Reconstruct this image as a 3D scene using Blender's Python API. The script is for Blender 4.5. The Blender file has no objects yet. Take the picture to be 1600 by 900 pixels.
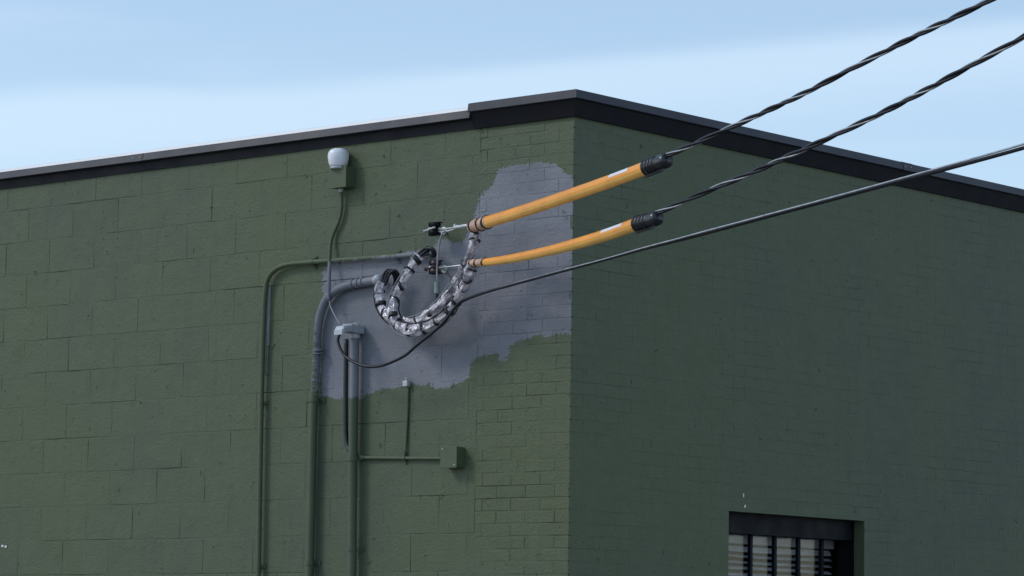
import bpy, bmesh, math, random
from mathutils import Vector, Matrix, noise
random.seed(7)
S = bpy.context.scene
COL = S.collection

# ------------------------------------------------------------------ camera
FPX, YAW, PITCH, ROLL = 5047.7, -0.71315563, 0.11496336, 0.01521196
FW = Vector((math.sin(YAW)*math.cos(PITCH), math.cos(YAW)*math.cos(PITCH), math.sin(PITCH)))
_r0 = Vector((math.cos(YAW), -math.sin(YAW), 0)); _u0 = _r0.cross(FW)
RT = math.cos(ROLL)*_r0 + math.sin(ROLL)*_u0
UP = -math.sin(ROLL)*_r0 + math.cos(ROLL)*_u0
CAM = Vector((10.82829, -13.00277, 1.65))
cd = bpy.data.cameras.new('camera'); cam = bpy.data.objects.new('camera', cd); COL.objects.link(cam)
cd.sensor_width = 36; cd.lens = FPX/1600*36; cd.clip_end = 5000; cd.clip_start = .1
M4 = Matrix((RT, UP, -FW)).transposed().to_4x4(); M4.translation = CAM
cam.matrix_world = M4; S.camera = cam
S.render.resolution_x, S.render.resolution_y = 1024, 576

# ------------------------------------------------------------------ sky, sun, exposure
SUN_AZ, SUN_EL = math.radians(46), math.radians(40)      # azimuth: from the block wall's normal towards the far left
TO_SUN = Vector((-math.sin(SUN_AZ)*math.cos(SUN_EL), -math.cos(SUN_AZ)*math.cos(SUN_EL), math.sin(SUN_EL)))
W = bpy.data.worlds.new('World'); S.world = W; W.use_nodes = True
wn = W.node_tree; wn.nodes.clear()
def N(t, kind, **kw):
    n = t.nodes.new(kind)
    for k, v in kw.items(): setattr(n, k, v)
    return n
sky = N(wn, 'ShaderNodeTexSky', sky_type='NISHITA', sun_disc=False)
sky.sun_elevation = SUN_EL; sky.sun_rotation = math.atan2(TO_SUN.x, TO_SUN.y)
sky.air_density = 1.0; sky.dust_density = 0.5; sky.ozone_density = 1.6; sky.altitude = 200
bg = N(wn, 'ShaderNodeBackground'); bg.inputs['Strength'].default_value = 0.15
tc = N(wn, 'ShaderNodeTexCoord')
def wm(op, x, y=None, z=None):
    n = N(wn, 'ShaderNodeMath', operation=op)
    for i, v in enumerate((x, y, z)):
        if v is None: continue
        if isinstance(v, (int, float)): n.inputs[i].default_value = v
        else: wn.links.new(v, n.inputs[i])
    return n.outputs[0]
def wramp(v, a, b, lo=0, hi=1):
    n = N(wn, 'ShaderNodeMapRange', interpolation_type='SMOOTHSTEP')
    for k, q in (('From Min', a), ('From Max', b), ('To Min', lo), ('To Max', hi)): n.inputs[k].default_value = q
    wn.links.new(v, n.inputs['Value']); return n.outputs[0]
sp = N(wn, 'ShaderNodeSeparateXYZ'); wn.links.new(tc.outputs['Generated'], sp.inputs[0])
al = wm('ADD', wm('MULTIPLY', sp.outputs[0], .756), wm('MULTIPLY', sp.outputs[1], .654))     # along the cirrus streaks
el = wm('MULTIPLY_ADD', al, -.089, sp.outputs[2])                                            # across them: they climb a little to the right
cb = N(wn, 'ShaderNodeCombineXYZ'); wn.links.new(wm('MULTIPLY', al, 5.0), cb.inputs[0]); wn.links.new(wm('MULTIPLY', el, 42.0), cb.inputs[1])
wn.links.new(wm('MULTIPLY', sp.outputs[1], 3.0), cb.inputs[2])
nz = N(wn, 'ShaderNodeTexNoise'); nz.inputs['Scale'].default_value = 1.0; nz.inputs['Detail'].default_value = 5; nz.inputs['Distortion'].default_value = .5
wn.links.new(cb.outputs[0], nz.inputs['Vector'])
el2 = wm('MULTIPLY_ADD', wm('SUBTRACT', nz.outputs['Fac'], .5), .011, el)
band = wm('MULTIPLY', wramp(el2, .187, .178), wramp(el2, .150, .175, .15, 1))
streak = wramp(nz.outputs['Fac'], .45, .70, 0, .35)
cl = wm('MULTIPLY_ADD', wm('MAXIMUM', band, streak), .30, .12)
mx = N(wn, 'ShaderNodeMix', data_type='RGBA'); mx.inputs['B'].default_value = (4.8, 5.7, 6.5, 1)
tint = N(wn, 'ShaderNodeMix', data_type='RGBA', blend_type='MULTIPLY'); tint.inputs['Factor'].default_value = 1; tint.inputs['B'].default_value = (.97, .96, .95, 1)
wn.links.new(sky.outputs[0], tint.inputs['A'])
wn.links.new(cl, mx.inputs['Factor']); wn.links.new(tint.outputs['Result'], mx.inputs['A'])
wn.links.new(mx.outputs['Result'], bg.inputs['Color'])
wo = N(wn, 'ShaderNodeOutputWorld'); wn.links.new(bg.outputs[0], wo.inputs[0])
sd = bpy.data.lights.new('sun', 'SUN'); sd.energy = 0.95; sd.angle = math.radians(12); sd.color = (1, .95, .88)
sun = bpy.data.objects.new('sun', sd); COL.objects.link(sun)
sun.rotation_euler = TO_SUN.to_track_quat('Z', 'Y').to_euler()
vs = S.view_settings; vs.view_transform = 'Standard'; vs.look = 'None'; vs.gamma = 1; vs.use_curve_mapping = False; vs.exposure = 0.22

# ------------------------------------------------------------------ helpers
def ray(x, y): return FW + RT*((x-800)/FPX) - UP*((y-450)/FPX)
def PL(x, y, o=0.0):                    # photo pixel -> point o metres in front of the block wall (plane y = 0)
    d = ray(x, y); return CAM + d*((-o-CAM.y)/d.y)
def PR(x, y, o=0.0):                    # ... in front of the brick wall (plane x = 0)
    d = ray(x, y); return CAM + d*((o-CAM.x)/d.x)
def onplane(x, y, P, n):
    d = ray(x, y); return CAM + d*((P-CAM).dot(n)/d.dot(n))

def link(name, me, mat=None, parent=None):
    o = bpy.data.objects.new(name, me); COL.objects.link(o)
    if mat and not me.materials: me.materials.append(mat)
    if parent: o.parent = parent
    return o
def build(name, vf, mat, parent=None, smooth=False):
    me = bpy.data.meshes.new(name); me.from_pydata([tuple(v) for v in vf[0]], [], vf[1]); me.validate()
    if smooth: me.polygons.foreach_set('use_smooth', [True]*len(me.polygons))
    return link(name, me, mat, parent)
def tag(o, label=None, cat=None, group=None, kind=None):
    for k, v in (('label', label), ('category', cat), ('group', group), ('kind', kind)):
        if v: o[k] = v
    return o
def thing(name, label, cat, group=None, loc=(0, 0, 0)):
    o = bpy.data.objects.new(name, None); COL.objects.link(o); o.empty_display_size = .1
    return tag(o, label, cat, group)
def join(*vfs):
    V, Fc = [], []
    for v, f in vfs:
        b = len(V); V += list(v); Fc += [[i+b for i in q] for q in f]
    return V, Fc
def box(a, b, bev=0.0):
    x0, y0, z0 = a; x1, y1, z1 = b
    bm = bmesh.new(); bmesh.ops.create_cube(bm, size=1)
    for v in bm.verts:
        v.co = Vector((x0+(x1-x0)*(v.co.x+.5), y0+(y1-y0)*(v.co.y+.5), z0+(z1-z0)*(v.co.z+.5)))
    if bev: bmesh.ops.bevel(bm, geom=bm.edges[:], offset=bev, segments=2, affect='EDGES', profile=.5)
    bm.verts.index_update()
    r = [v.co.copy() for v in bm.verts], [[v.index for v in f.verts] for f in bm.faces]
    bm.free(); return r
def spline(pts, n=8):
    pts = [Vector(p) for p in pts]; P = [pts[0]*2-pts[1]] + pts + [pts[-1]*2-pts[-2]]; out = []
    for i in range(1, len(P)-2):
        a, b, c, d = P[i-1:i+3]
        for k in range(n):
            t = k/n
            out.append(.5*((2*b)+(c-a)*t+(2*a-5*b+4*c-d)*t*t+(3*b-a-3*c+d)*t*t*t))
    out.append(pts[-1]); return out
def resample(pts, step):
    out = [pts[0]]; acc = 0
    for a, b in zip(pts, pts[1:]):
        L = (b-a).length; t = step-acc
        while t <= L: out.append(a.lerp(b, t/L)); t += step
        acc = (acc+L) % step
    if (out[-1]-pts[-1]).length > step*.3: out.append(pts[-1])
    return out
def frames(pts, ref=None):
    T = [(pts[min(i+1, len(pts)-1)]-pts[max(i-1, 0)]).normalized() for i in range(len(pts))]
    ref = Vector(ref) if ref else Vector((0, 0, 1))
    if abs(T[0].dot(ref)) > .95: ref = Vector((0, 1, 0))
    n = (ref-T[0]*T[0].dot(ref)).normalized(); R = []
    for t in T:
        n = (n-t*n.dot(t)).normalized(); R.append((t, n, t.cross(n)))
    return R
def sweep(pts, rad, seg=12, caps=True, prof=None, jit=None):
    fr = frames(pts); V, Fc = [], []
    for i, (p, (t, n, b)) in enumerate(zip(pts, fr)):
        r = rad(i/(len(pts)-1)) if callable(rad) else rad
        for k in range(seg):
            a = 2*math.pi*k/seg; q = r
            if jit: q = r*jit(i, k)
            V.append(p+n*(math.cos(a)*q)+b*(math.sin(a)*q))
    for i in range(len(pts)-1):
        for k in range(seg):
            k2 = (k+1) % seg
            Fc.append([i*seg+k, i*seg+k2, (i+1)*seg+k2, (i+1)*seg+k])
    if caps:
        Fc.append(list(range(seg))[::-1]); Fc.append([(len(pts)-1)*seg+k for k in range(seg)])
    return V, Fc
def lathe(prof, base, axis=(0, 0, 1), seg=20):      # prof: (radius, height)
    ax = Vector(axis).normalized(); e = Vector((1, 0, 0)) if abs(ax.x) < .8 else Vector((0, 1, 0))
    n = (e-ax*e.dot(ax)).normalized(); b = ax.cross(n); V, Fc = [], []; base = Vector(base)
    for r, h in prof:
        for k in range(seg):
            a = 2*math.pi*k/seg; V.append(base+ax*h+n*(r*math.cos(a))+b*(r*math.sin(a)))
    for i in range(len(prof)-1):
        for k in range(seg):
            k2 = (k+1) % seg; Fc.append([i*seg+k, i*seg+k2, (i+1)*seg+k2, (i+1)*seg+k])
    Fc.append(list(range(seg))[::-1]); Fc.append([(len(prof)-1)*seg+k for k in range(seg)])
    return V, Fc

# ------------------------------------------------------------------ materials
def newmat(name):
    m = bpy.data.materials.new(name); m.use_nodes = True; t = m.node_tree
    return m, t, t.nodes['Principled BSDF']
def math_(t, op, a, b=None, c=None):
    n = N(t, 'ShaderNodeMath', operation=op)
    for i, v in enumerate((a, b, c)):
        if v is None: continue
        if isinstance(v, (int, float)): n.inputs[i].default_value = v
        else: t.links.new(v, n.inputs[i])
    return n.outputs[0]
def noise_(t, vec, scale, detail=4, rough=.55, dist=0):
    n = N(t, 'ShaderNodeTexNoise'); n.inputs['Scale'].default_value = scale; n.inputs['Detail'].default_value = detail
    n.inputs['Roughness'].default_value = rough; n.inputs['Distortion'].default_value = dist
    if vec: t.links.new(vec, n.inputs['Vector'])
    return n.outputs['Fac']
def mixc(t, fac, a, b, mode='MIX'):
    n = N(t, 'ShaderNodeMix', data_type='RGBA', blend_type=mode)
    for s, v in (('Factor', fac), ('A', a), ('B', b)):
        if isinstance(v, (int, float)): n.inputs[s].default_value = v
        elif isinstance(v, tuple): n.inputs[s].default_value = (*v, 1)
        else: t.links.new(v, n.inputs[s])
    return n.outputs['Result']
def ramp_(t, v, a, b, lo=0, hi=1):
    n = N(t, 'ShaderNodeMapRange', interpolation_type='SMOOTHSTEP'); n.inputs['From Min'].default_value = a; n.inputs['From Max'].default_value = b
    n.inputs['To Min'].default_value = lo; n.inputs['To Max'].default_value = hi; t.links.new(v, n.inputs['Value']); return n.outputs[0]
def bump_(t, h, strength, dist, prev=None):
    n = N(t, 'ShaderNodeBump'); n.inputs['Strength'].default_value = strength; n.inputs['Distance'].default_value = dist
    t.links.new(h, n.inputs['Height'])
    if prev: t.links.new(prev, n.inputs['Normal'])
    return n.outputs[0]

GREEN = (.092, .116, .056); GREEN2 = (.078, .104, .066); GREYP = (.214, .222, .252)
TOP_PX = [(503, 428), (508, 418), (520, 413), (560, 407), (600, 403), (640, 393), (676, 388), (688, 372), (697, 374), (712, 380), (726, 376), (735, 362),
          (739, 345), (744, 328), (750, 308), (760, 297), (770, 290), (776, 274), (780, 264), (800, 260), (823, 255), (850, 254), (873, 257), (884, 268), (894, 279)]
BOT_PX = [(503, 617), (520, 622), (561, 623), (585, 612), (606, 606), (640, 602), (673, 599), (676, 607), (700, 606), (716, 600), (731, 594), (735, 574), (740, 562),
          (758, 556), (777, 554), (780, 566), (792, 565), (796, 543), (812, 533), (840, 524), (865, 523), (894, 522)]
def paint(name, patch, bs=1.0):
    m, t, b = newmat(name); L = t.links
    g = N(t, 'ShaderNodeNewGeometry'); pos = g.outputs['Position']
    oi = N(t, 'ShaderNodeObjectInfo')
    big = noise_(t, pos, .55, 3, .5); mid = noise_(t, pos, 5, 4, .6); fine = noise_(t, pos, 70, 3, .6)
    c = mixc(t, ramp_(t, big, .35, .65), GREEN, GREEN2)
    c = mixc(t, math_(t, 'MULTIPLY', ramp_(t, mid, .38, .62), .55), c, (.101, .124, .066))
    c = mixc(t, math_(t, 'MULTIPLY', oi.outputs['Random'], .20 if patch else .10), c, (.070, .089, .050))      # each unit took the paint a little differently
    # thin vertical weather streaks
    mp = N(t, 'ShaderNodeMapping'); mp.inputs['Scale'].default_value = (9, 9, .55); L.new(pos, mp.inputs['Vector'])
    st = noise_(t, mp.outputs[0], 2.0, 5, .65)
    c = mixc(t, ramp_(t, st, .52, .75, 0, .28 if patch else .10), c, (.050, .066, .046))
    if patch:
        sx = N(t, 'ShaderNodeSeparateXYZ'); L.new(pos, sx.inputs[0])
        n1 = noise_(t, pos, 22, 3, .7); n2 = noise_(t, pos, 9, 2, .5)
        ms_ = N(t, 'ShaderNodeMapping'); ms_.inputs['Scale'].default_value = (14, 14, 75); L.new(pos, ms_.inputs['Vector'])
        n3 = noise_(t, pos, 60, 4, .75); n4 = noise_(t, ms_.outputs[0], 1.0, 4, .7)
        jx = math_(t, 'MULTIPLY_ADD', math_(t, 'SUBTRACT', n1, .5), .060, math_(t, 'MULTIPLY_ADD', math_(t, 'SUBTRACT', n4, .5), .13, sx.outputs[0]))
        jz = math_(t, 'MULTIPLY_ADD', math_(t, 'SUBTRACT', n2, .5), .05, math_(t, 'MULTIPLY_ADD', math_(t, 'SUBTRACT', n3, .5), .075, sx.outputs[2]))
        tt = math_(t, 'MULTIPLY_ADD', jx, .5, 1.0)
        def curve(px):
            f = N(t, 'ShaderNodeFloatCurve'); cv = f.mapping.curves[0]
            pts = [PL(*q) for q in px]; pp = [(max(0, min(1, p.x*.5+1)), (p.z-2.6)/2) for p in pts]
            pp.sort()
            cv.points[0].location = pp[0]; cv.points[1].location = pp[-1]
            for q in pp[1:-1]: cv.points.new(*q)
            for q in cv.points: q.handle_type = 'VECTOR'
            f.mapping.extend = 'HORIZONTAL'; f.mapping.update(); L.new(tt, f.inputs['Value'])
            return math_(t, 'MULTIPLY_ADD', f.outputs[0], 2.0, 2.6)
        zt, zb = curve(TOP_PX), curve(BOT_PX)
        x0 = PL(503, 520).x
        mk = math_(t, 'MULTIPLY', math_(t, 'LESS_THAN', jz, zt), math_(t, 'GREATER_THAN', jz, zb))
        mk = math_(t, 'MULTIPLY', mk, math_(t, 'GREATER_THAN', jx, x0))
        gc = mixc(t, ramp_(t, noise_(t, pos, 2.4, 2, .4), .40, .60), GREYP, (.166, .180, .205))
        gc = mixc(t, ramp_(t, n4, .40, .66, 0, .30), gc, (.150, .150, .175))
        gc = mixc(t, ramp_(t, n2, .58, .66, 0, .35), gc, (.200, .206, .222))
        gc = mixc(t, ramp_(t, noise_(t, pos, 14, 4, .7), .70, .74, 0, .5), gc, GREEN2)
        c = mixc(t, mk, c, gc)
    fl_ = ramp_(t, noise_(t, pos, 38, 4, .8, .8), .70, .74, 0, .45)      # small pale scuffs
    c = mixc(t, fl_, c, (.15, .18, .13))
    L.new(c, b.inputs['Base Color'])
    b.inputs['Roughness'].default_value = .56; b.inputs['Specular IOR Level'].default_value = .35
    pit = ramp_(t, noise_(t, pos, 26, 5, .75, .6), .64, .72)
    n = bump_(t, fine, .8*bs, .004); n = bump_(t, noise_(t, pos, 13, 4, .6), .55*bs, .007, n); n = bump_(t, math_(t, 'SUBTRACT', 1.0, pit), 1.0*bs, .008, n)
    L.new(n, b.inputs['Normal'])
    return m
M_WALL = paint('painted_block', True)
M_BRICK = paint('painted_brick', False, .85)
M_PIPE = paint('painted_steel', True, .22)

def simple(name, col, rough=.5, metal=0, var=.25, bumps=.2, bscale=40, spec=.5):
    m, t, b = newmat(name)
    g = N(t, 'ShaderNodeNewGeometry').outputs['Position']
    f = noise_(t, g, bscale*.3, 5, .6)
    c = mixc(t, ramp_(t, f, .3, .7, 0, 1), tuple(x*(1-var) for x in col), tuple(min(1, x*(1+var*.6)) for x in col))
    t.links.new(c, b.inputs['Base Color']); b.inputs['Metallic'].default_value = metal
    t.links.new(ramp_(t, f, .2, .8, rough*.85, min(1, rough*1.2)), b.inputs['Roughness'])
    b.inputs['Specular IOR Level'].default_value = spec
    if bumps: t.links.new(bump_(t, noise_(t, g, bscale, 3), bumps, .004), b.inputs['Normal'])
    return m
M_COPE = simple('charcoal_coping', (.021, .023, .034), .5, 0, .3, .1, 14)
M_FLASH = simple('black_flashing', (.006, .007, .012), .6, 0, .2, .15, 20, .25)
M_EDGE = simple('white_edge_line', (.85, .85, .85), .5, 0, .05)
M_BLACK = simple('black_insulation', (.010, .010, .016), .42, 0, .3, .1, 60, .4)
M_BAND = simple('black_tape', (.008, .008, .010), .38, 0, .3, .3, 80, .6)
M_RUBBER = simple('black_rubber', (.010, .011, .013), .34, 0, .3, .15, 60, .6)
M_ALU = simple('aluminium_strand', (.45, .46, .47), .38, .85, .2, .1, 60)
M_GALV = simple('grey_metal', (.46, .49, .52), .42, .15, .15, .15, 50)
M_STEEL = simple('pale_steel', (.60, .61, .60), .4, .5, .2, .1, 50)
M_RUST = simple('brown_glaze', (.06, .028, .024), .3, 0, .4, .1, 50)
M_ORANGE = simple('orange_rubber', (.97, .36, .028), .32, 0, .12, .12, 30, .5)
M_LIP = simple('sunlit_orange_rubber', (.96, .52, .13), .42, 0, .10, .12, 30, .5)  # hose orange made paler so the lip looks sunlit
M_STICK = simple('white_sticker', (.80, .80, .82), .4, 0, .04, 0)
M_WRAP = simple('cream_wrap', (.62, .40, .27), .35, 0, .2, .5, 60)
M_GLOBE = simple('white_glass_globe', (.82, .83, .85), .22, 0, .10, .05, 20)
M_PALE = simple('pale_strip', (.33, .36, .36), .6, 0, .25, .3, 60)
M_BEIGE = simple('beige_strip', (.20, .20, .17), .6, 0, .25, .3, 60)
M_WIN = simple('black_steel', (.004, .005, .009), .6, spec=.2, metal=0, var=.2, bumps=.1, bscale=30)#, 0, .2, .1, 30)
M_SLAT = simple('blind_slat', (.46, .44, .48), .5, 0, .45, .1, 9)
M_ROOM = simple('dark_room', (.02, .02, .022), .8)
M_SLEEVE = simple('grey_green_sleeve', (.22, .27, .24), .45, .1, .15, .1)
M_ROOF = simple('grey_roof', (.3, .3, .3), .8)
M_ASPH = simple('worn_concrete', (.22, .21, .20), .85, 0, .3, .4, 60)
M_NWIRE = simple('grey_wire', (.26, .28, .30), .45, .2, .2, .1)

def plastic():
    m, t, b = newmat('clear_plastic_wrap'); L = t.links
    g = N(t, 'ShaderNodeNewGeometry').outputs['Position']
    n1 = noise_(t, g, 16, 3, .55, 1.0); n2 = noise_(t, g, 40, 2, .6, 1.2)
    c = mixc(t, ramp_(t, n1, .35, .65), (.58, .55, .61), (.86, .77, .79)); L.new(c, b.inputs['Base Color'])
    b.inputs['Roughness'].default_value = .07; b.inputs['Specular IOR Level'].default_value = 1.0; b.inputs['Coat Weight'].default_value = 1.0; b.inputs['Coat Roughness'].default_value = .05
    nb = bump_(t, n2, .6, .010); L.new(nb, b.inputs['Normal']); L.new(nb, b.inputs['Coat Normal'])
    tr = N(t, 'ShaderNodeBsdfTransparent'); tr.inputs['Color'].default_value = (.95, .94, .97, 1)
    ms = N(t, 'ShaderNodeMixShader'); L.new(ramp_(t, n1, .36, .62, .42, .88), ms.inputs[0])
    L.new(tr.outputs[0], ms.inputs[1]); L.new(b.outputs[0], ms.inputs[2])
    L.new(ms.outputs[0], t.nodes['Material Output'].inputs['Surface'])
    return m
M_PLASTIC = plastic()
def glass():
    m, t, b = newmat('window_glass'); L = t.links; t.nodes.remove(b)
    g = N(t, 'ShaderNodeNewGeometry').outputs['Position']
    gl = N(t, 'ShaderNodeBsdfGlossy'); gl.inputs['Roughness'].default_value = .03; gl.inputs['Color'].default_value = (1, 1, 1, 1)
    L.new(bump_(t, noise_(t, g, 9, 3), .25, .01), gl.inputs['Normal'])
    tr = N(t, 'ShaderNodeBsdfTransparent'); tr.inputs['Color'].default_value = (.86, .88, .88, 1)
    lw_ = N(t, 'ShaderNodeLayerWeight'); lw_.inputs['Blend'].default_value = .5
    fr = N(t, 'ShaderNodeMath', operation='MULTIPLY_ADD'); fr.inputs[1].default_value = .5; fr.inputs[2].default_value = .016
    pw = N(t, 'ShaderNodeMath', operation='POWER'); pw.inputs[1].default_value = 4; L.new(lw_.outputs['Facing'], pw.inputs[0]); L.new(pw.outputs[0], fr.inputs[0])
    ms = N(t, 'ShaderNodeMixShader'); L.new(fr.outputs[0], ms.inputs[0]); L.new(tr.outputs[0], ms.inputs[1]); L.new(gl.outputs[0], ms.inputs[2])
    L.new(ms.outputs[0], t.nodes['Material Output'].inputs['Surface'])
    return m
M_GLASS = glass()

# ------------------------------------------------------------------ ground
g = build('ground', ([(-600, -600, 0), (600, -600, 0), (600, 600, 0), (-600, 600, 0)], [[0, 1, 2, 3]]), M_ASPH)
tag(g, kind='structure')

# ------------------------------------------------------------------ building
B = thing('building', 'flat-roofed building of green painted block and brick with dark roof edging', 'building')
XL, YR, ZT = -9.5, 8.0, 4.60
PIER = -.66
WY0, WY1, WZ0, WZ1 = 1.385, 2.703, 1.35, 2.497          # window opening in the brick wall
def nval(x, y, z, s): return noise.noise(Vector((x*s, y*s, z*s)))
def rough_sheet(us, vs_, fn, skip=None):                # mortar bed: uneven grid a few mm behind the faces
    V = [fn(u, v) for v in vs_ for u in us]; nu = len(us); Fc = []
    for j in range(len(vs_)-1):
        for i in range(nu-1):
            if skip and skip((us[i]+us[i+1])/2, (vs_[j]+vs_[j+1])/2): continue
            Fc.append([j*nu+i, j*nu+i+1, (j+1)*nu+i+1, (j+1)*nu+i])
    return V, Fc
def lin(a, b, n): return [a+(b-a)*i/n for i in range(n+1)]
def bed(u, v, s):                                        # joint depth: mostly nearly filled with paint, sometimes open
    d = nval(u+7, v*2.2, s, 1.7)*.55+nval(u, v, s+5, 6)*.6+.15
    return .0005+.0065*max(0.0, min(1.0, d*1.2-.12))**1.3
blockwall = build('block_wall', rough_sheet(lin(XL, PIER, 420)+[], lin(0, 4.56, 220), lambda u, v: (u, bed(u, v, 1), v)), M_WALL, B)
pier = build('brick_pier', rough_sheet(lin(PIER, -.006, 34), lin(0, 4.56, 240), lambda u, v: (u, bed(u, v, 2), v)), M_WALL, B)
ys = sorted(lin(.006, YR, 300)+[WY0, WY1]); zs = sorted(lin(0, 4.56, 230)+[WZ0, WZ1])
brickwall = build('brick_wall', rough_sheet(ys, zs, lambda u, v: (-bed(u, v, 3)*.42-.0002, u, v), lambda u, v: WY0 < u < WY1 and WZ0 < v < WZ1), M_BRICK, B)

def unit(w, h, d, bev, seed):                            # one masonry unit: front at y = 0 facing -y, softly worn edge, slightly uneven face
    rnd = random.Random(seed); hw, hh = w/2, h/2; V = []; Fc = []
    def ring(ix, iz, y, j): 
        r = []
        for x, z in ((-1, -1), (0, -1), (1, -1), (1, 0), (1, 1), (0, 1), (-1, 1), (-1, 0)):
            V.append((x*(hw-ix)+rnd.uniform(-j, j), y+rnd.uniform(-j, j)*.25, z*(hh-iz)+rnd.uniform(-j, j))); r.append(len(V)-1)
        return r
    a = ring(0, 0, d, .0); b = ring(0, 0, bev*.9, bev*.22); c = ring(bev, bev, 0, bev*.3)
    for p, q in ((a, b), (b, c)):
        for k in range(8): Fc.append([p[k], p[(k+1) % 8], q[(k+1) % 8], q[k]])
    V.append((0, rnd.uniform(-.0004, .0006), 0)); m = len(V)-1
    for k in range(8): Fc.append([c[k], c[(k+1) % 8], m])
    return V, Fc
def mesh_of(name, vf, mat):
    me = bpy.data.meshes.new(name); me.from_pydata(vf[0], [], vf[1]); me.materials.append(mat); return me
cache = {}
def unit_mesh(kind, w, h, d, bev, mat):
    k = (kind, round(w, 3), random.randrange(5))
    if k not in cache: cache[k] = mesh_of(kind, unit(w, h, d, bev, len(cache)*7+3), mat)
    return cache[k]

# concrete blocks
CH = .2050; Z0 = 2.3283; nrow = 0
for k in range(-12, 12):
    zb = Z0+k*CH; zt = min(zb+CH, 4.545)
    if zt-zb < .05 or zb < -.2: continue
    zb = max(zb, 0)
    off = (.24 if k % 2 else -.26)*.4064
    n = -30; 
    for n in range(-26, 1):
        xa = .4064*n+off; xb = xa+.4064
        xa, xb = max(xa, XL), min(xb, PIER)
        if xb-xa < .06: continue
        gap = random.choice([.0006, .002, .003, .005]); gz = random.choice([.004, .007, .009])
        w, h = round(xb-xa-gap, 3), zt-zb-gz
        me = unit_mesh('block', w, .2, .03, .0014, M_WALL)
        o = link('block', me, None, blockwall)
        o.location = ((xa+xb)/2+random.uniform(-.0015, .0015), random.uniform(-.0009, .0003), (zb+zt)/2+random.uniform(-.0015, .0015))
        o.scale = (1, 1, h/.2); o.rotation_euler = (random.gauss(0, .0045), random.gauss(0, .0012), random.gauss(0, .0012))

# bricks: pier, then the return wall; the 300 that show largest are parts, the rest one joined part
BH, BZ = .0675, 2.239
restV, restF = [], []; nb = 0
def put_brick(parent, org, ux, w, h, real, mat, face):
    global nb
    jit = (random.uniform(-.0012, .0006)*(1 if face == 'p' else .15), random.gauss(0, .004), random.gauss(0, .003))
    if real and nb < 300:
        nb += 1
        o = link('brick', unit_mesh('brick'+face, w, .0600, .02, .0018 if face == 'p' else .0011, mat), None, parent); o.name = 'brick'
        o.location = org+Vector(((0, jit[0], 0) if face == 'p' else (-jit[0], 0, 0)))
        o.rotation_euler = (jit[1]*.6, random.gauss(0, .002), jit[2]*.5 if face == 'p' else math.pi/2); o.scale = (1, 1, h/.06)
    else:
        V, Fc = unit(w, h, .02, .0018 if face == 'p' else .0011, random.randrange(400)); b = len(restV)
        for x, y, z in V:
            y += jit[0]
            restV.append((org.x+x, org.y+y, org.z+z) if face == 'p' else (org.x-y, org.y+x, org.z+z))
        restF.extend([[i+b for i in q] for q in Fc])
rows = [k for k in range(-33, 36) if BZ+k*BH+.02 < 4.545]
def zrow(k): return BZ+k*BH, min(BZ+(k+1)*BH, 4.545)
for k in rows:
    zb, zt = zrow(k); e = 0.0; first = .2032 if k % 2 else .1016
    edges = [0.0, -first]
    while edges[-1] > PIER+.03: edges.append(max(PIER, edges[-1]-.2032))
    if edges[-1]-PIER > 0 and edges[-1]-PIER < .05: edges[-1] = PIER
    for xb, xa in zip(edges, edges[1:]):
        gap = random.choice([.001, .0015, .003]); gz = random.choice([.003, .005, .007, .008])
        put_brick(pier, Vector(((xa+xb)/2-(0 if xb < 0 else gap*.5), 0, (zb+zt)/2)), 0, round(xb-xa-gap, 3), zt-zb-gz, zb > 2.05, M_WALL, 'p')
cand = []
for k in rows:
    zb, zt = zrow(k); y = 0.0; first = .1016 if k % 2 else .2032
    ed = [0.0, first]
    while ed[-1] < YR: ed.append(ed[-1]+.2032)
    for ya, yb in zip(ed, ed[1:]):
        segs = [(ya, yb)]
        if zt > WZ0+.01 and zb < WZ1-.01:
            segs = [(a, b) for a, b in ((ya, min(yb, WY0)), (max(ya, WY1), yb)) if b-a > .015]
        for a, b in segs:
            t2 = zt
            if zb < WZ1 < zt and a < WY1 and b > WY0 and False: t2 = WZ1
            cand.append((a, b, zb, t2))
cand.sort(key=lambda q: (0 if q[2] > 2.1 else 1, q[0]))
for a, b, zb, zt in cand:
    if zb < WZ1 < zt and b > WY0 and a < WY1: continue
    gap = random.choice([.0001, .0002, .0008]); gz = random.choice([.003, .004, .005, .006])
    put_brick(brickwall, Vector((0, (a+b)/2+(gap*.5 if a == 0 else 0), (zb+zt)/2)), 0, round(b-a-gap, 3), zt-zb-gz, zb > 2.1, M_BRICK, 'r')
rest = build('brick_courses', (restV, restF), M_BRICK, brickwall); tag(rest, kind='stuff')

# the other walls, roof deck
build('rear_wall', join(box((XL, YR-.2, 0), (-.02, YR, 4.56)), box((XL-.2, 0.02, 0), (XL, YR, 4.56))), M_BRICK, B)
build('roof', box((XL, .05, 4.50), (-.05, YR, 4.58)), M_ROOF, B)

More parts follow.
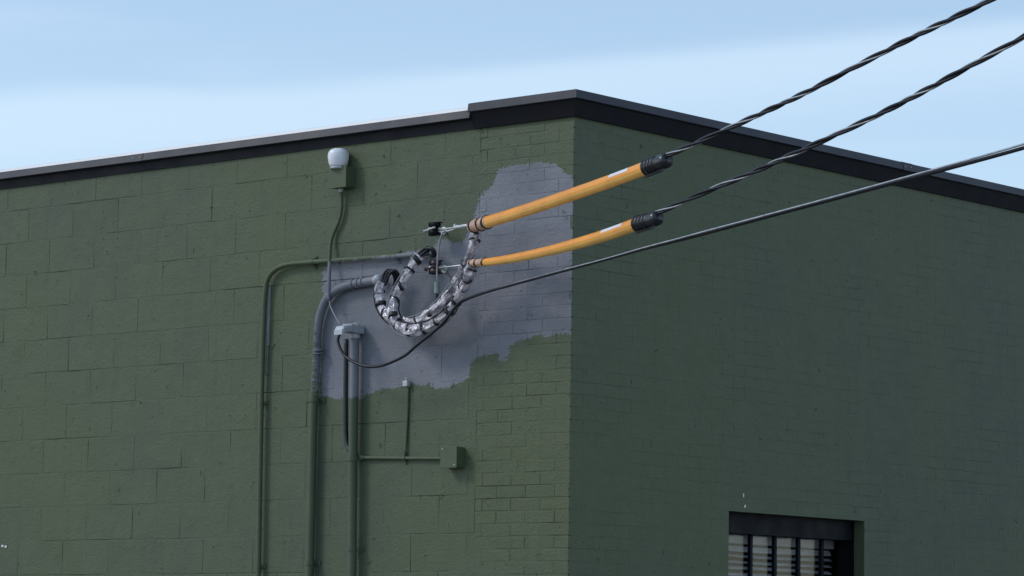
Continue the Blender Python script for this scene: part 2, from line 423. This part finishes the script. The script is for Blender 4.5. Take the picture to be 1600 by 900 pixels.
# roof edge: black flashing band on the wall, charcoal coping above it
def strip(name, prof, P, Q, out, mat, m0=0, m1=0):                   # extrude a closed (outward, z) profile from P to Q
    P, Q, out = Vector(P), Vector(Q), Vector(out); n = len(prof)
    al = (Q-P).normalized()
    V = [A+out*o+al*(o*mi)+Vector((0, 0, z)) for A, mi in ((P, m0), (Q, m1)) for o, z in prof]
    Fc = [[i, (i+1) % n, n+(i+1) % n, n+i] for i in range(n)]+[list(range(n))[::-1], list(range(n, 2*n))]
    return build(name, (V, Fc), mat, B)
for a, b in ((XL, -6.4), (-6.4, -3.35), (-3.35, -.698)):
    strip('coping', [(-.25, 4.583), (.050, 4.577), (.056, 4.580), (.046, 4.622), (.030, 4.630), (-.25, 4.640)], (a+.0015, 0, 0), (b-.0015, 0, 0), (0, -1, 0), M_COPE)
strip('flashing', [(-.02, 4.525), (.010, 4.525), (.016, 4.580), (-.02, 4.580)], (XL, 0, 0), (PIER-.035, 0, 0), (0, -1, 0), M_FLASH)
strip('roof_edge_line', [(-.9, 4.640), (.047, 4.6235), (.040, 4.640), (.030, 4.644), (-.9, 4.656)], (XL, 0, 0), (-.70, 0, 0), (0, -1, 0), M_EDGE)  # white strip drawing the pale line along the left roof edge
strip('coping', [(-.25, 4.612), (.066, 4.608), (.072, 4.611), (.066, 4.655), (.050, 4.660), (-.25, 4.668)], (-.697, 0, 0), (-.0005, 0, 0), (0, -1, 0), M_COPE, 0, 1)
strip('flashing', [(-.02, 4.523), (.016, 4.523), (.050, 4.609), (-.02, 4.609)], (-.694, 0, 0), (0, 0, 0), (0, -1, 0), M_FLASH, 0, 1)
for a, b in ((.0, 3.05), (3.05, 6.1), (6.1, YR)):
    strip('coping', [(-.25, 4.612), (.066, 4.608), (.072, 4.611), (.066, 4.655), (.050, 4.660), (-.25, 4.668)], (0, a+(.0015 if a else .0005), 0), (0, b-.0015, 0), (1, 0, 0), M_COPE, 0 if a else -1, 0)
strip('flashing', [(-.02, 4.523), (.016, 4.523), (.050, 4.609), (-.02, 4.609)], (0, .0005, 0), (0, YR, 0), (1, 0, 0), M_FLASH, -1, 0)

# lapped cover plates where two coping lengths meet, each with two fasteners
for x in (-3.35, -6.4):
    lp = strip('cover_plate', [(.0515, 4.5745), (.0585, 4.578), (.049, 4.6235), (.0335, 4.6275), (.030, 4.6255), (.046, 4.6215)], (x-.05, 0, 0), (x+.05, 0, 0), (0, -1, 0), M_COPE)
    for q in (-.03, .03): build('screw', lathe([(.005, 0), (.005, .003), (.002, .005)], (x+q, -.054, 4.600), (0, -1, .2), 8), M_GALV, lp)
for y in (3.05, 6.1):
    lp = strip('cover_plate', [(.068, 4.6055), (.0745, 4.609), (.0685, 4.6565), (.052, 4.6615), (.048, 4.6595), (.064, 4.655)], (0, y-.05, 0), (0, y+.05, 0), (1, 0, 0), M_COPE)
    for q in (-.03, .03): build('screw', lathe([(.005, 0), (.005, .003), (.002, .005)], (.0715, y+q, 4.632), (1, 0, .1), 8), M_GALV, lp)

# window
win = build('window', join(box((-.19, WY0-.02, WZ1-.115), (-.075, WY1+.02, WZ1+.012)), box((-.19, WY1-.012, WZ0), (-.072, WY1+.02, WZ1-.115)),
                           box((-.19, WY0-.02, WZ0), (-.072, WY0+.012, WZ1-.115)), box((-.19, WY0+.012, WZ0), (-.08, WY1-.012, WZ0+.05))), M_WIN, B)
build('reveal', join(box((-.0722, WY1, WZ0), (-.001, WY1+.03, WZ1)), box((-.0722, WY0-.03, WZ0), (-.001, WY0, WZ1)), box((-.0722, WY0-.03, WZ1+.0005), (-.0006, WY1+.03, WZ1+.03))), M_BRICK, win)
build('pane', box((-.176, WY0+.013, WZ0+.051), (-.172, WY1-.013, WZ1-.116)), M_GLASS, win)
for px in (1172.4, 1210, 1247, 1283.4, 1134, 1320):
    p = PR(px, 850, -.157); build('bar', box((-.169, p.y-.0125, WZ0+.05), (-.147, p.y+.0125, WZ1-.1155), .003), M_WIN, win)
build('sill', box((-.19, WY0-.03, WZ0-.06), (.03, WY1+.03, WZ0-.001), .005), M_BRICK, win)
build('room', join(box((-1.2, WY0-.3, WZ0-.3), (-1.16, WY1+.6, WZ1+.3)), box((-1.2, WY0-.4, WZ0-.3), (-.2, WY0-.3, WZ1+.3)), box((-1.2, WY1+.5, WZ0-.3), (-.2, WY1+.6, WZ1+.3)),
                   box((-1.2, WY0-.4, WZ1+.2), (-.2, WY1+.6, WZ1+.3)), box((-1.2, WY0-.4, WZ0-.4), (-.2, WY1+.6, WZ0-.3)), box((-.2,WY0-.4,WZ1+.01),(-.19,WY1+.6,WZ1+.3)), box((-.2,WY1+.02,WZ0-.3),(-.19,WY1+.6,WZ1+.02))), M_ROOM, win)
z = WZ1-.150; i = 0
build('blind_headrail', box((-.245, WY0+.03, WZ1-.165), (-.20, WY1-.02, WZ1-.11), .003), M_SLAT, win)
while z > WZ0+.08:
    z -= .0385; i += 1
    L0, L1 = WY0+.03, WY1-.03; seg = 14; V = []; Fc = []
    bend = random.uniform(-.006, .006) if i > 3 else random.uniform(-.012, .012); ang = math.radians((30 if i > 1 else 55)+random.gauss(0, 5)); hw = .0175
    for q in range(seg+1):
        y = L0+(L1-L0)*q/seg; dz = bend*math.sin(q/seg*3.1)+random.gauss(0, .0004); aa = ang+random.gauss(0, .02)
        for s in (-1, 0, 1):
            V.append((-.222-s*hw*math.cos(aa), y, z+dz+s*hw*math.sin(aa)+(.003 if s == 0 else 0)))
    for q in range(seg):
        for s in (0, 1): Fc.append([q*3+s, q*3+s+1, q*3+s+4, q*3+s+3])
    build('blind_slat', (V, Fc), M_SLAT, win)
for n_, (px, py, sx_, sz_) in enumerate(((1161.5, 774, .008, .016), (1164, 791, .009, .009))):
    p = PR(px, py); V = [(.0015, p.y, p.z)]+[(.0012, p.y+math.cos(a)*sx_*random.uniform(.6, 1.2), p.z+math.sin(a)*sz_*random.uniform(.6, 1.2)) for a in [k*math.pi/4 for k in range(8)]]
    build('paint_chip', (V, [[0, 1+k, 1+(k+1) % 8] for k in range(8)]), M_STICK, brickwall)
for px, py in ((4.5, 853), (9.5, 854)):
    p = PL(px, py); V = [(p.x, -.0045, p.z)]+[(p.x+math.cos(a)*.011*random.uniform(.6, 1.2), -.004, p.z+math.sin(a)*.009*random.uniform(.6, 1.2)) for a in [k*math.pi/4 for k in range(8)]]
    build('paint_chip', (V, [[0, 1+k, 1+(k+1) % 8] for k in range(8)]), M_STICK, blockwall)

# ------------------------------------------------------------------ conduits on the block wall
def ringband(c, axis, r, w, mat, parent, name, ear=True):
    ax = Vector(axis).normalized()
    parts = [lathe([(r*.9, -w/2), (r*1.16, -w/2), (r*1.16, w/2), (r*.9, w/2)], c, ax, 16)]
    if ear:
        side = ax.cross(Vector((0, 1, 0))).normalized()
        for s in (-1, 1):
            q = c+side*(s*r*1.5); q = Vector((q.x, 0, q.z)); e = .014
            parts.append(box((q.x-r*.5-.004, -.008, q.z-e), (q.x+r*.5+.004, .002, q.z+e)))
            parts.append(lathe([(.006, 0), (.006, .008), (.003, .011)], Vector((q.x, -.008, q.z)), (0, -1, 0), 8))
    return build(name, join(*parts), mat, parent)
def conduit(name, label, px, r, mat, cat='conduit', n=10, seg=16):
    t = thing(name, label, cat, 'painted conduits on the block wall' if cat == 'conduit' else None)
    pts = resample(spline([PL(*q) for q in px], n), .03)
    build('pipe', sweep(pts, r, seg), mat, t, True)
    return t
c1 = conduit('conduit', 'leftmost tall green conduit, bending right along the wall into the taped loop', [(402, 960, .03), (404, 880, .03), (407, 700, .03), (410, 560, .03), (412, 500, .03), (414, 460, .03), (418, 437, .03), (429, 422, .03), (448, 413.5, .03), (480, 410, .03), (560, 404.5, .03), (640, 398.5, .03), (668, 396, .034)], .0145, M_PIPE)
for q, ax in (((408, 630), (0, 0, 1)), ((404, 885), (0, 0, 1)), ((488, 409.5), (1, 0, 0.02)), ((618, 400.5), (1, 0, .02))):
    ringband(PL(*q, .03), ax, .0145, .022, M_PIPE, c1, 'strap')
c2 = conduit('conduit', 'thick green conduit in the middle, curving right under the leftmost conduit, grey at its bend', [(482, 960, .036), (484, 890, .036), (487, 760, .036), (490, 640, .036), (494, 560, .036), (496, 520, .036), (501, 490, .036), (513, 464, .036), (532, 450, .036), (556, 443, .036), (588, 438, .036)], .0240, M_PIPE)
ringband(PL(497, 547, .036), (0, 0, 1), .026, .016, M_PIPE, c2, 'coupling', False)
ringband(PL(496.5, 553, .036), (0, 0, 1), .026, .008, M_PIPE, c2, 'coupling', False)
for q in ((491, 625), (484, 880)): ringband(PL(*q, .036), (0, 0, 1), .025, .022, M_PIPE, c2, 'strap')
for q in ((552, 444), (560, 442.2), (567, 441)): ringband(PL(*q, .036), (1, 0, .05), .025, .012, M_PIPE, c2, 'coupling', False)
e2 = PL(588, 438, .036); build('entrance_cap', sweep([e2, e2+Vector((.025, -.012, .004)), e2+Vector((.055, -.035, 0))], lambda t: .028-.004*t, 16), M_GALV, c2, True)

c3 = conduit('riser_pipe', 'right-hand riser pipe rising to a small grey hooded head, grey above and green below', [(549, 960, .045), (550, 880, .045), (551, 740, .045), (553, 620, .045), (554.5, 520, .045)], .0255, M_PIPE, 'riser pipe')
ringband(PL(551.5, 717, .045), (0, 0, 1), .0265, .024, M_PIPE, c3, 'coupling', False)
ringband(PL(550, 858, .045), (0, 0, 1), .0255, .022, M_PIPE, c3, 'strap')
hc = PL(554.5, 515, .045); bm = bmesh.new()
def loft(secs):                                           # sections: (y, half width, z bottom, z top)
    V, Fc = [], []
    for y, w, a, b in secs:
        c = .22*(b-a)
        V += [(hc.x-w, y, hc.z+a), (hc.x-w, y, hc.z+b-c), (hc.x-w+c, y, hc.z+b), (hc.x+w-c, y, hc.z+b), (hc.x+w, y, hc.z+b-c), (hc.x+w, y, hc.z+a)]
    n = 6
    for i in range(len(secs)-1):
        for k in range(n): Fc.append([i*n+k, i*n+(k+1) % n, (i+1)*n+(k+1) % n, (i+1)*n+k])
    Fc += [list(range(n)), [(len(secs)-1)*n+k for k in range(n)][::-1]]
    return V, Fc
bm.free()
hood = build('weather_hood', loft([(-.004, .034, -.022, .026), (-.060, .040, -.022, .034), (-.068, .040, -.020, .028), (-.110, .040, -.016, .026), (-.116, .038, -.016, .020), (-.165, .035, -.028, .008), (-.180, .030, -.040, -.014)]), M_GALV, c3)
build('hood_collar', lathe([(.0275, -.050), (.029, -.047), (.029, -.024), (.027, -.020)], hc, (0, 0, 1), 16), M_GALV, hood, True)

t = conduit('side_conduit', 'thin dark conduit close beside the riser pipe, bending into it', [(541, 530, .03), (540.5, 580, .03), (540, 640, .03), (540.5, 680, .03), (543, 697, .034), (549, 707, .043)], .0135, simple('dark_green_conduit', (.018, .026, .026), .5))
hp = conduit('branch_conduit', 'thin level green conduit from the riser pipe to the junction box', [(556, 715, .02), (600, 715.5, .014), (650, 716, .014), (700, 716, .02)], .0095, M_PIPE)
ringband(PL(632, 716, .014), (1, 0, 0), .011, .016, M_PIPE, hp, 'strap'); ringband(PL(566, 715, .018), (1, 0, 0), .012, .03, M_PIPE, hp, 'coupling', False)
vp = conduit('branch_conduit', 'short thin upright conduit dropping from the paint edge to the level conduit', [(638, 600, .010), (637, 640, .008), (635, 680, .008), (633, 712, .012)], .0065, M_PIPE)
p = PL(638, 600, 0); build('fitting', join(box((p.x-.018, -.03, p.z-.016), (p.x+.018, -.001, p.z+.016), .004), lathe([(.008, 0), (.008, .02), (.005, .022)], (p.x+.006, -.02, p.z+.012), (0, -.2, 1), 10)), M_GALV, vp)

p0, p1 = PL(695, 699), PL(720.5, 732)
jb = thing('junction_box', 'square green junction box at the end of the level conduit', 'junction box')
cx, cz = (p0.x+p1.x)/2+.028, (p0.z+p1.z)/2; hw = .056
build('box_body', box((cx-hw, -.062, cz-hw), (cx+hw, .001, cz+hw), .004), M_PIPE, jb)
lid = build('lid', box((cx-hw-.003, -.068, cz-hw-.003), (cx+hw+.003, -.0625, cz+hw+.003), .0015), M_PIPE, jb)
for sx_, sz_ in ((-1, 1), (1, -1)):
    build('screw', lathe([(.005, 0), (.005, .002), (.002, .004)], (cx+sx_*.044, -.068, cz+sz_*.044), (0, -1, 0), 10), M_GALV, lid)

# dome fixture on its box
fx = thing('wall_light', 'white dome-shaped wall fixture on a green box under the roof edge', 'wall light')
p0, p1 = PL(516, 262, .07), PL(541, 291, .07)
build('box_body', box((p0.x, -.072, p1.z), (p1.x, .001, p0.z), .004), M_PIPE, fx)
build('box_rim', box((p0.x-.004, -.078, p1.z-.004), (p1.x+.004, -.0725, p0.z+.003), .002), M_PIPE, fx)
dc = PL(528.5, 261, .06)
dome = build('globe', lathe([(.047, 0), (.052, .012), (.057, .030), (.0605, .052), (.061, .070), (.056, .086), (.044, .098), (.026, .105), (.008, .107)], dc, (0, 0, 1), 28), M_GLOBE, fx, True)
build('collar', lathe([(.044, -.012), (.046, -.010), (.046, -.001), (.040, .002)], dc, (0, 0, 1), 24), M_GALV, fx, True)
tcn = conduit('drop_conduit', 'thin grey conduit hanging from the dome fixture and jogging left', [(533, 288, .03), (533.5, 325, .02), (529, 347, .018), (520, 367, .018), (516, 385, .03), (514.5, 430, .055), (513.5, 470, .062)], .0105, M_PIPE)
ringband(PL(533, 297, .028), (0, 0, 1), .0115, .02, M_GALV, tcn, 'coupling', False)
lw = build('lead_wire', sweep(spline([PL(513.5, 466, .062), PL(517, 480, .065), PL(527, 500, .085), PL(532, 506, .09)], 6), .0035, 8), M_NWIRE, None, True)
tag(lw, 'short thin wire from the thin grey conduit down to the hooded head', 'wire')
ps = thing('pale_strip', 'narrow pale strip on the wall along the leftmost conduit', 'strip')
a, b = PL(422.5, 448), PL(420, 540); build('upper_strip', box((a.x-.018, -.012, b.z), (a.x+.006, -.001, a.z), .001), M_PALE, ps)
a2, b2 = PL(420, 541), PL(418, 585); build('lower_strip', box((a2.x-.016, -.010, b2.z), (a2.x+.002, -.001, a2.z), .001), M_BEIGE, ps)

# ------------------------------------------------------------------ wire holders and service cables
H = Vector((math.cos(math.radians(20)), -math.sin(math.radians(20)), 0)); HN = Vector((H.y, -H.x, 0))
A1, A2, A3 = PL(690, 357, .11), PL(690, 418, .11), PL(730, 467, .20)
def CP(A, pts): return [onplane(x, y, A, HN) for x, y in pts]
def holder(label, px, py, mspool):
    t = thing('wire_holder', label, 'wire holder', 'wire holders on the block wall')
    c = PL(px, py, .085)
    build('bolt', join(lathe([(.022, 0), (.022, .006), (.008, .008), (.008, .12), (.004, .126)], (c.x, 0, c.z), (0, -1, 0), 12)), M_STEEL, t, False)
    build('spool', lathe([(.020, -.034), (.030, -.028), (.030, -.014), (.016, -.006), (.016, .006), (.030, .014), (.030, .028), (.020, .034)], c+Vector((.018, -.01, 0)), (.1, 0, 1), 16), mspool, t, True)
    build('clevis', join(box((c.x-.022, c.y-.016, c.z+.030), (c.x+.05, c.y+.014, c.z+.037), .002), box((c.x-.022, c.y-.016, c.z-.037), (c.x+.05, c.y+.014, c.z-.030), .002), box((c.x-.026, c.y-.016, c.z-.037), (c.x-.0225, c.y+.014, c.z+.037))), M_WIN, t)
    build('pin', lathe([(.006, -.05), (.010, -.046), (.010, -.04), (.006, -.039), (.006, .05)], c+Vector((-.005, -.03, -.004)), (1, -.25, .12), 10), M_STEEL if mspool is M_WIN else M_RUST, t)
    return t
holder('upper dark wire holder with pale pin, above the taped loop', 678, 358, M_WIN)
holder('lower brown wire holder behind the thin grey wire', 679, 418, M_RUST)
gp = thing('cable_grip', 'pale metal grip tying the upper orange tube to its holder', 'cable grip')
gpts = CP(A1, [(686, 358), (700, 357), (715, 354.5), (737, 352)])
build('tail', sweep(spline(gpts, 6), .0045, 8), M_STEEL, gp, True)
build('tail', sweep(spline(CP(A1, [(686, 362), (700, 361), (712, 357), (718, 355.5)]), 6), .0045, 8), M_STEEL, gp, True)
q0, q1 = CP(A1, [(709, 355.5), (731, 352.5)])
build('clamp', lathe([(.007, 0), (.011, .01), (.012, (q1-q0).length*.25), (.0085, (q1-q0).length*.4), (.0115, (q1-q0).length*.6), (.010, (q1-q0).length*.95), (.005, (q1-q0).length)], q0, q1-q0, 12), M_STEEL, gp, True)
build('bail', sweep(CP(A1, [(711, 350), (709.5, 354), (709, 360)]), .005, 8), M_STEEL, gp, True)
g2 = thing('cable_grip', 'thin pale rod from the lower holder into the wrapped loop', 'cable grip')
build('rod', sweep(CP(A2, [(684, 418.5), (700, 416.8), (736, 413)]), .0045, 8), M_STEEL, g2, True)
nw = thing('grey_wire', 'thin grey wire hanging from the upper holder past the lower one', 'wire')
npts = [PL(700, 359.5, .125), PL(692, 364, .135), PL(687, 378, .14), PL(684.5, 397, .142), PL(683, 418, .142), PL(683, 440, .14)]
build('strand', sweep(spline(npts, 8), .0055, 8), M_NWIRE, nw, True)
q = PL(682.5, 459, .14); build('sleeve', lathe([(.012, 0), (.0155, .003), (.0155, .028), (.0135, .030), (.0135, .036), (.0155, .038), (.0155, .062), (.010, .066)], q, (0, 0, 1), 14), M_SLEEVE, nw, False)
build('insulated_tail', sweep(spline([PL(682.5, 457, .14), PL(682, 466, .145), PL(679, 476, .15)], 5), .009, 10), M_BLACK, nw, True)

def hose(label, A, px, r0, r1, endpx, stick, lipk):
    t = thing('line_hose', label, 'insulating hose', 'orange insulating hoses on the service cables')
    pts = resample(spline(CP(A, px), 10), .02); n = len(pts); fr = frames(pts)
    # body: an open C with the slit turned down towards the street side, then the two lips that close it
    V, Fc, LV, LF, seg = [], [], [], [], 28
    out = Vector((0.55, -.83, 0))
    for i, (p, (tg, nn, bb)) in enumerate(zip(pts, fr)):
        s = i/(n-1); r = r0+(r1-r0)*s
        up = (Vector((0, 0, 1))-tg*tg.z).normalized(); sd_ = tg.cross(up)
        if sd_.dot(out) < 0: sd_ = -sd_
        tw = math.radians(lipk(s))
        for th, rr in ((0, r), (1, r*.80)):
            for k in range(seg+1):
                a = math.radians(-90)+tw+math.radians(359.9)*k/seg
                V.append(p+sd_*(math.cos(a)*rr)+up*(math.sin(a)*rr))
        # lip: a flange, its sunlit tone put into a paler colour, folded over the slit on the street side, its free edge standing a little proud
        a0, a1 = math.radians(-2-12*s)-tw*.3, math.radians(-78)
        for k in range(4):
            a = a0+(a1-a0)*k/3; d = sd_*math.cos(a)+up*math.sin(a); LV.append(p+d*(r*(1.015+.10*(k/3)**2)))
        for k in range(4):
            a = a1+(a0-a1)*k/3; d = sd_*math.cos(a)+up*math.sin(a); LV.append(p+d*(r*.93))
    m = 2*(seg+1)
    for i in range(n-1):
        for k in range(seg):
            a, b = i*m+k, (i+1)*m+k
            Fc.append([a, a+1, b+1, b]); Fc.append([a+seg+1, b+seg+1, b+seg+2, a+seg+2])
        for k in (0, seg): Fc.append([i*m+k, (i+1)*m+k, (i+1)*m+k+seg+1, i*m+k+seg+1])
        for k in range(8): LF.append([i*8+k, i*8+(k+1) % 8, (i+1)*8+(k+1) % 8, (i+1)*8+k])
    for i in (0, n-1):
        for k in range(seg): Fc.append([i*m+k, i*m+k+1, i*m+k+seg+2, i*m+k+seg+1])
        LF.append([i*8+k for k in range(8)])
    build('hose_body', (V, Fc), M_ORANGE, t, True); build('lip', (LV, LF), M_LIP, t, False)
    # ribbed connector end
    e = resample(spline(CP(A, endpx), 8), .004); ne = len(e)
    def rib(s):
        return r1*(1.16+.16*math.cos(2*math.pi*s*6.2)) if s < .62 else r1*(1.12 if s < .93 else 1.0)
    endp = build('ribbed_end', sweep(e, rib, 24), M_RUBBER, t, True)
    tg = (e[-1]-e[0]).normalized(); up = (Vector((0, 0, 1))-tg*tg.z).normalized(); sd_ = tg.cross(up); sd_ = sd_ if sd_.dot(out) > 0 else -sd_
    lv = []
    for p in (e[0], e[-1]-tg*.02):
        b_ = p-up*(r1*1.05)+sd_*(r1*.2); lv += [b_-sd_*.006, b_+sd_*.006, b_+sd_*.018-up*(r1*.55), b_+sd_*.006-up*(r1*.55)]
    build('end_lip', (lv, [[0, 1, 5, 4], [1, 2, 6, 5], [2, 3, 7, 6], [3, 0, 4, 7], [0, 1, 2, 3], [4, 5, 6, 7]]), M_RUBBER, endp)
    # sticker
    SV, SF = [], []; i0, i1 = int(stick[0]*n), int(stick[1]*n)
    for i in range(i0, i1+1):
        tg, up0 = fr[i][0], Vector((0, 0, 1)); up = (up0-tg*tg.z).normalized(); sd_ = tg.cross(up); sd_ = sd_ if sd_.dot(out) > 0 else -sd_
        r = (r0+(r1-r0)*i/(n-1))*1.012
        for k in range(6):
            a = math.radians(15+42*k/5); SV.append(pts[i]+sd_*(math.cos(a)*r)+up*(math.sin(a)*r))
    for i in range(i1-i0):
        for k in range(5): SF.append([i*6+k, i*6+k+1, (i+1)*6+k+1, (i+1)*6+k])
    build('sticker', (SV, SF), M_STICK, t, True)
    # cloudy wrap and black ties on the wall end
    w = pts[:max(4, int(.11*n))]; build('wrap', sweep(w, lambda s: r0*(1.10-.03*s), 18, True, None, lambda i, k: 1+.05*random.random()), M_WRAP, t)
    for f_ in (.02, .055, .095):
        i = int(f_*n); tg = fr[i][0]; ax = (tg+Vector((0, 0, .35*random.uniform(-1, 1)))).normalized()
        build('tie', tie_ring(pts[i], ax, r0*1.20, .0045), M_BAND, t, True)
    return t
def tie_ring(c, ax, R, w, oval=1.0):
    ax = Vector(ax).normalized(); e = Vector((0, 0, 1)) if abs(ax.z) < .8 else Vector((1, 0, 0))
    n = (e-ax*e.dot(ax)).normalized(); b = ax.cross(n); V, Fc, seg = [], [], 20
    ph = random.random()*6
    for k in range(seg):
        a = 2*math.pi*k/seg; d = n*math.cos(a)+b*math.sin(a)*oval; rr = R*(1+.06*math.sin(a*3+ph))
        for u_, v_ in ((-.6, -1.4), (.35, -1), (.35, 1), (-.6, 1.4)):
            V.append(c+d*(rr+u_*w)+ax*(v_*w))
    for k in range(seg):
        k2 = (k+1) % seg
        for q in range(4): Fc.append([k*4+q, k*4+(q+1) % 4, k2*4+(q+1) % 4, k2*4+q])
    return V, Fc
hose('upper orange insulating tube with a white sticker near its black ribbed end', A1, [(738, 354), (790, 338.5), (850, 319), (900, 302), (960, 281), (1016, 260)], .0310, .0335, [(1012, 261.5), (1026, 256.5), (1043, 250)], (.80, .90), lambda s: 10)
hose('lower orange insulating tube, sagging slightly, with a white sticker near its black ribbed end', A2, [(735, 411.5), (780, 407), (840, 396), (900, 381), (950, 366), (1001, 348)], .0190, .0325, [(997, 349.5), (1012, 346), (1029, 340)], (.80, .92), lambda s: 50-45*s)

def service(label, A, px):
    t = thing('service_cable', label, 'cable', 'twisted service cables')
    pts = resample(spline(CP(A, px), 10), .02); fr = frames(pts); PITCH_ = .50
    for nm, R, r, ph, mat in (('insulated_wire', .0074, .0070, 0, M_BLACK), ('insulated_wire', .0074, .0070, 2.6, M_BLACK), ('bare_messenger', .0086, .0046, 4.45, M_ALU)):
        P = []
        for i, (p, (tg, nn, bb)) in enumerate(zip(pts, fr)):
            a = 2*math.pi*i*.02/PITCH_+ph+.5*math.sin(i*.11); P.append(p+nn*(math.cos(a)*R)+bb*(math.sin(a)*R))
        build(nm, sweep(P, r, 10), mat, t, True)
    return t
service('upper twisted black cable running from the upper orange tube to the sky', A1, [(1015, 253.5), (1040, 244), (1100, 218), (1166, 188), (1254, 147), (1335, 105), (1423, 60), (1510, 18), (1547, 0), (1700, -82), (1900, -194), (2150, -345)])
service('lower twisted black cable running from the lower orange tube to the sky', A2, [(1000, 342), (1026, 333), (1100, 301), (1188, 264), (1261, 231), (1335, 197), (1412, 159), (1503, 110), (1600, 57), (1800, -55), (1950, -142), (2150, -265)])

tl = thing('drop_cable', 'smooth black cable with no orange tube, drooping into the hooded head', 'cable')
far = CP(A3, [(757, 457), (807, 443), (873, 425), (940, 407), (1007, 388.5), (1080, 370.5), (1228, 331), (1320, 306.5), (1415, 281), (1485, 262.5), (1600, 231), (1750, 186), (1950, 120), (2150, 48)])
near = [PL(533, 519, .13), PL(528.5, 527, .14), PL(529, 538, .15), (PL(540, 557, .16)), PL(566, 571, .17), PL(595, 571.5, .18), PL(630, 557, .19), PL(653, 538, .20), PL(690, 507, .21), PL(713, 478, .205), PL(728, 468, .20)]
pts = resample(spline(near+far, 10), .02); build('jacket', sweep(pts, .0084, 12), M_BLACK, tl, True)
fp = resample(spline(far, 10), .02); fr = frames(fp); P = []
for i, (p, (tg, nn, bb)) in enumerate(zip(fp, fr)):
    a = .5+.9*math.sin(i*.011); s = min(1, max(0, (i-70)/40)); R = .004+.0160*s; P.append(p+nn*(math.cos(a)*R)+bb*(math.sin(a)*R))
build('messenger', sweep(P, .0048, 10), M_ALU, tl, True)

# ------------------------------------------------------------------ plastic-wrapped service loops
def bundle(label, px, rad, seed, ends, bands, nfan):
    rnd = random.Random(seed)
    t = thing('wrapped_cable_loop', label, 'cable loop', 'plastic wrapped cable loops')
    pts = resample(spline([PL(*q) for q in px], 10), .014); n = len(pts); fr = frames(pts)
    jr = {}
    def jit(i, k):
        key = (i, k % 11)
        if key not in jr:
            p = pts[i]; jr[key] = 1+.50*noise.noise(Vector((i*.22+seed*9, k*.9, 0)))+rnd.uniform(-.10, .10)
        return jr[key]
    # dark conductors inside
    for nm in range(3):
        P = [p+nn*(.38*rad*math.cos(i*.12+nm*2.1))+bb*(.38*rad*math.sin(i*.12+nm*2.1)) for i, (p, (tg, nn, bb)) in enumerate(zip(pts, fr))]
        build('conductor', sweep(P, rad*.34, 8), M_BLACK, t, True)
    a, b = int(ends[0]*n), int(ends[1]*n)
    pinch = [random.random() for _ in range(n)]
    sp_ = pts[a:b]
    sh = build('plastic_sheath', sweep(sp_, lambda s: rad*(1.12+.10*math.sin(s*11+seed)+.06*math.sin(s*27)), 11, False, None, lambda i, k: jit(i+a, k)), M_PLASTIC, t)
    for s in bands:
        i = min(n-1, int(s*n)); tg, nn, bb = fr[i]
        ax = tg+nn*rnd.uniform(-.8, .8)+bb*rnd.uniform(-.8, .8)
        build('tape_band', tie_ring(pts[i], ax, rad*1.24, rnd.choice([.004, .005, .007, .011])), M_BAND, t, True)
    for q in range(3):                                    # loose thin wires riding on the outside
        i0, i1 = sorted(rnd.sample(range(0, n-1), 2)); i1 = min(n-1, max(i1, i0+25)); ph = rnd.uniform(0, 6); P = []
        for i in range(i0, i1):
            tg, nn, bb = fr[i]; a_ = ph+(i-i0)*.05; rr = rad*(1.25+.25*math.sin((i-i0)/max(1, i1-i0)*3.14)); P.append(pts[i]+nn*(math.cos(a_)*rr)+bb*(math.sin(a_)*rr))
        if len(P) > 4: build('loose_wire', sweep(P, .0038, 8), M_NWIRE if q else M_BLACK, t, True)
    return t
bA = bundle('plastic wrapped loop from the upper orange tube curling left into the thick conduit',
       [(744, 364, .235), (738, 390, .22), (722, 424, .20), (706, 453, .17), (688, 476, .15), (664, 496, .13), (636, 504, .12), (611, 497, .115), (596, 478, .11), (593, 456, .105), (599, 440, .095), (606, 436, .08)], .0235, 3, (.0, .97),
       [.04, .16, .37, .45, .475, .58, .70, .80, .86, .91], 3)
for k in range(3):
    build('lead', sweep(spline([PL(597+2*k, 446, .105), PL(599+5*k, 430-k, .10), PL(606+5.5*k, 421.5+k*.5, .09), PL(613+4.5*k, 426+k, .075), PL(617+3.5*k, 437, .055), PL(615+3*k, 446, .035)], 8), .0078, 10), M_BLACK, bA, True)
bB = bundle('plastic wrapped loop from the lower orange tube rising to the end of the leftmost conduit',
       [(739, 414, .235), (730, 436, .225), (717, 463, .20), (701, 487, .18), (676, 507, .165), (648, 516, .155), (626, 511, .15), (616, 494, .14), (615, 476, .13), (624, 452, .12), (638, 425, .11), (652, 404, .09), (664, 391, .07), (672, 389, .06)], .0252, 8, (.0, .95),
       [.03, .075, .12, .19, .25, .34, .43, .52, .60, .645, .72, .79, .86, .92], 2)
for k in range(3):
    build('lead', sweep(spline([PL(662, 393+k, .065), PL(668+k*2, 388, .075), PL(674+k*2.2, 389.5+k, .07), PL(677.5+k, 400, .05), PL(672, 399, .034)], 8), .0085, 10), M_BLACK, bB, True)
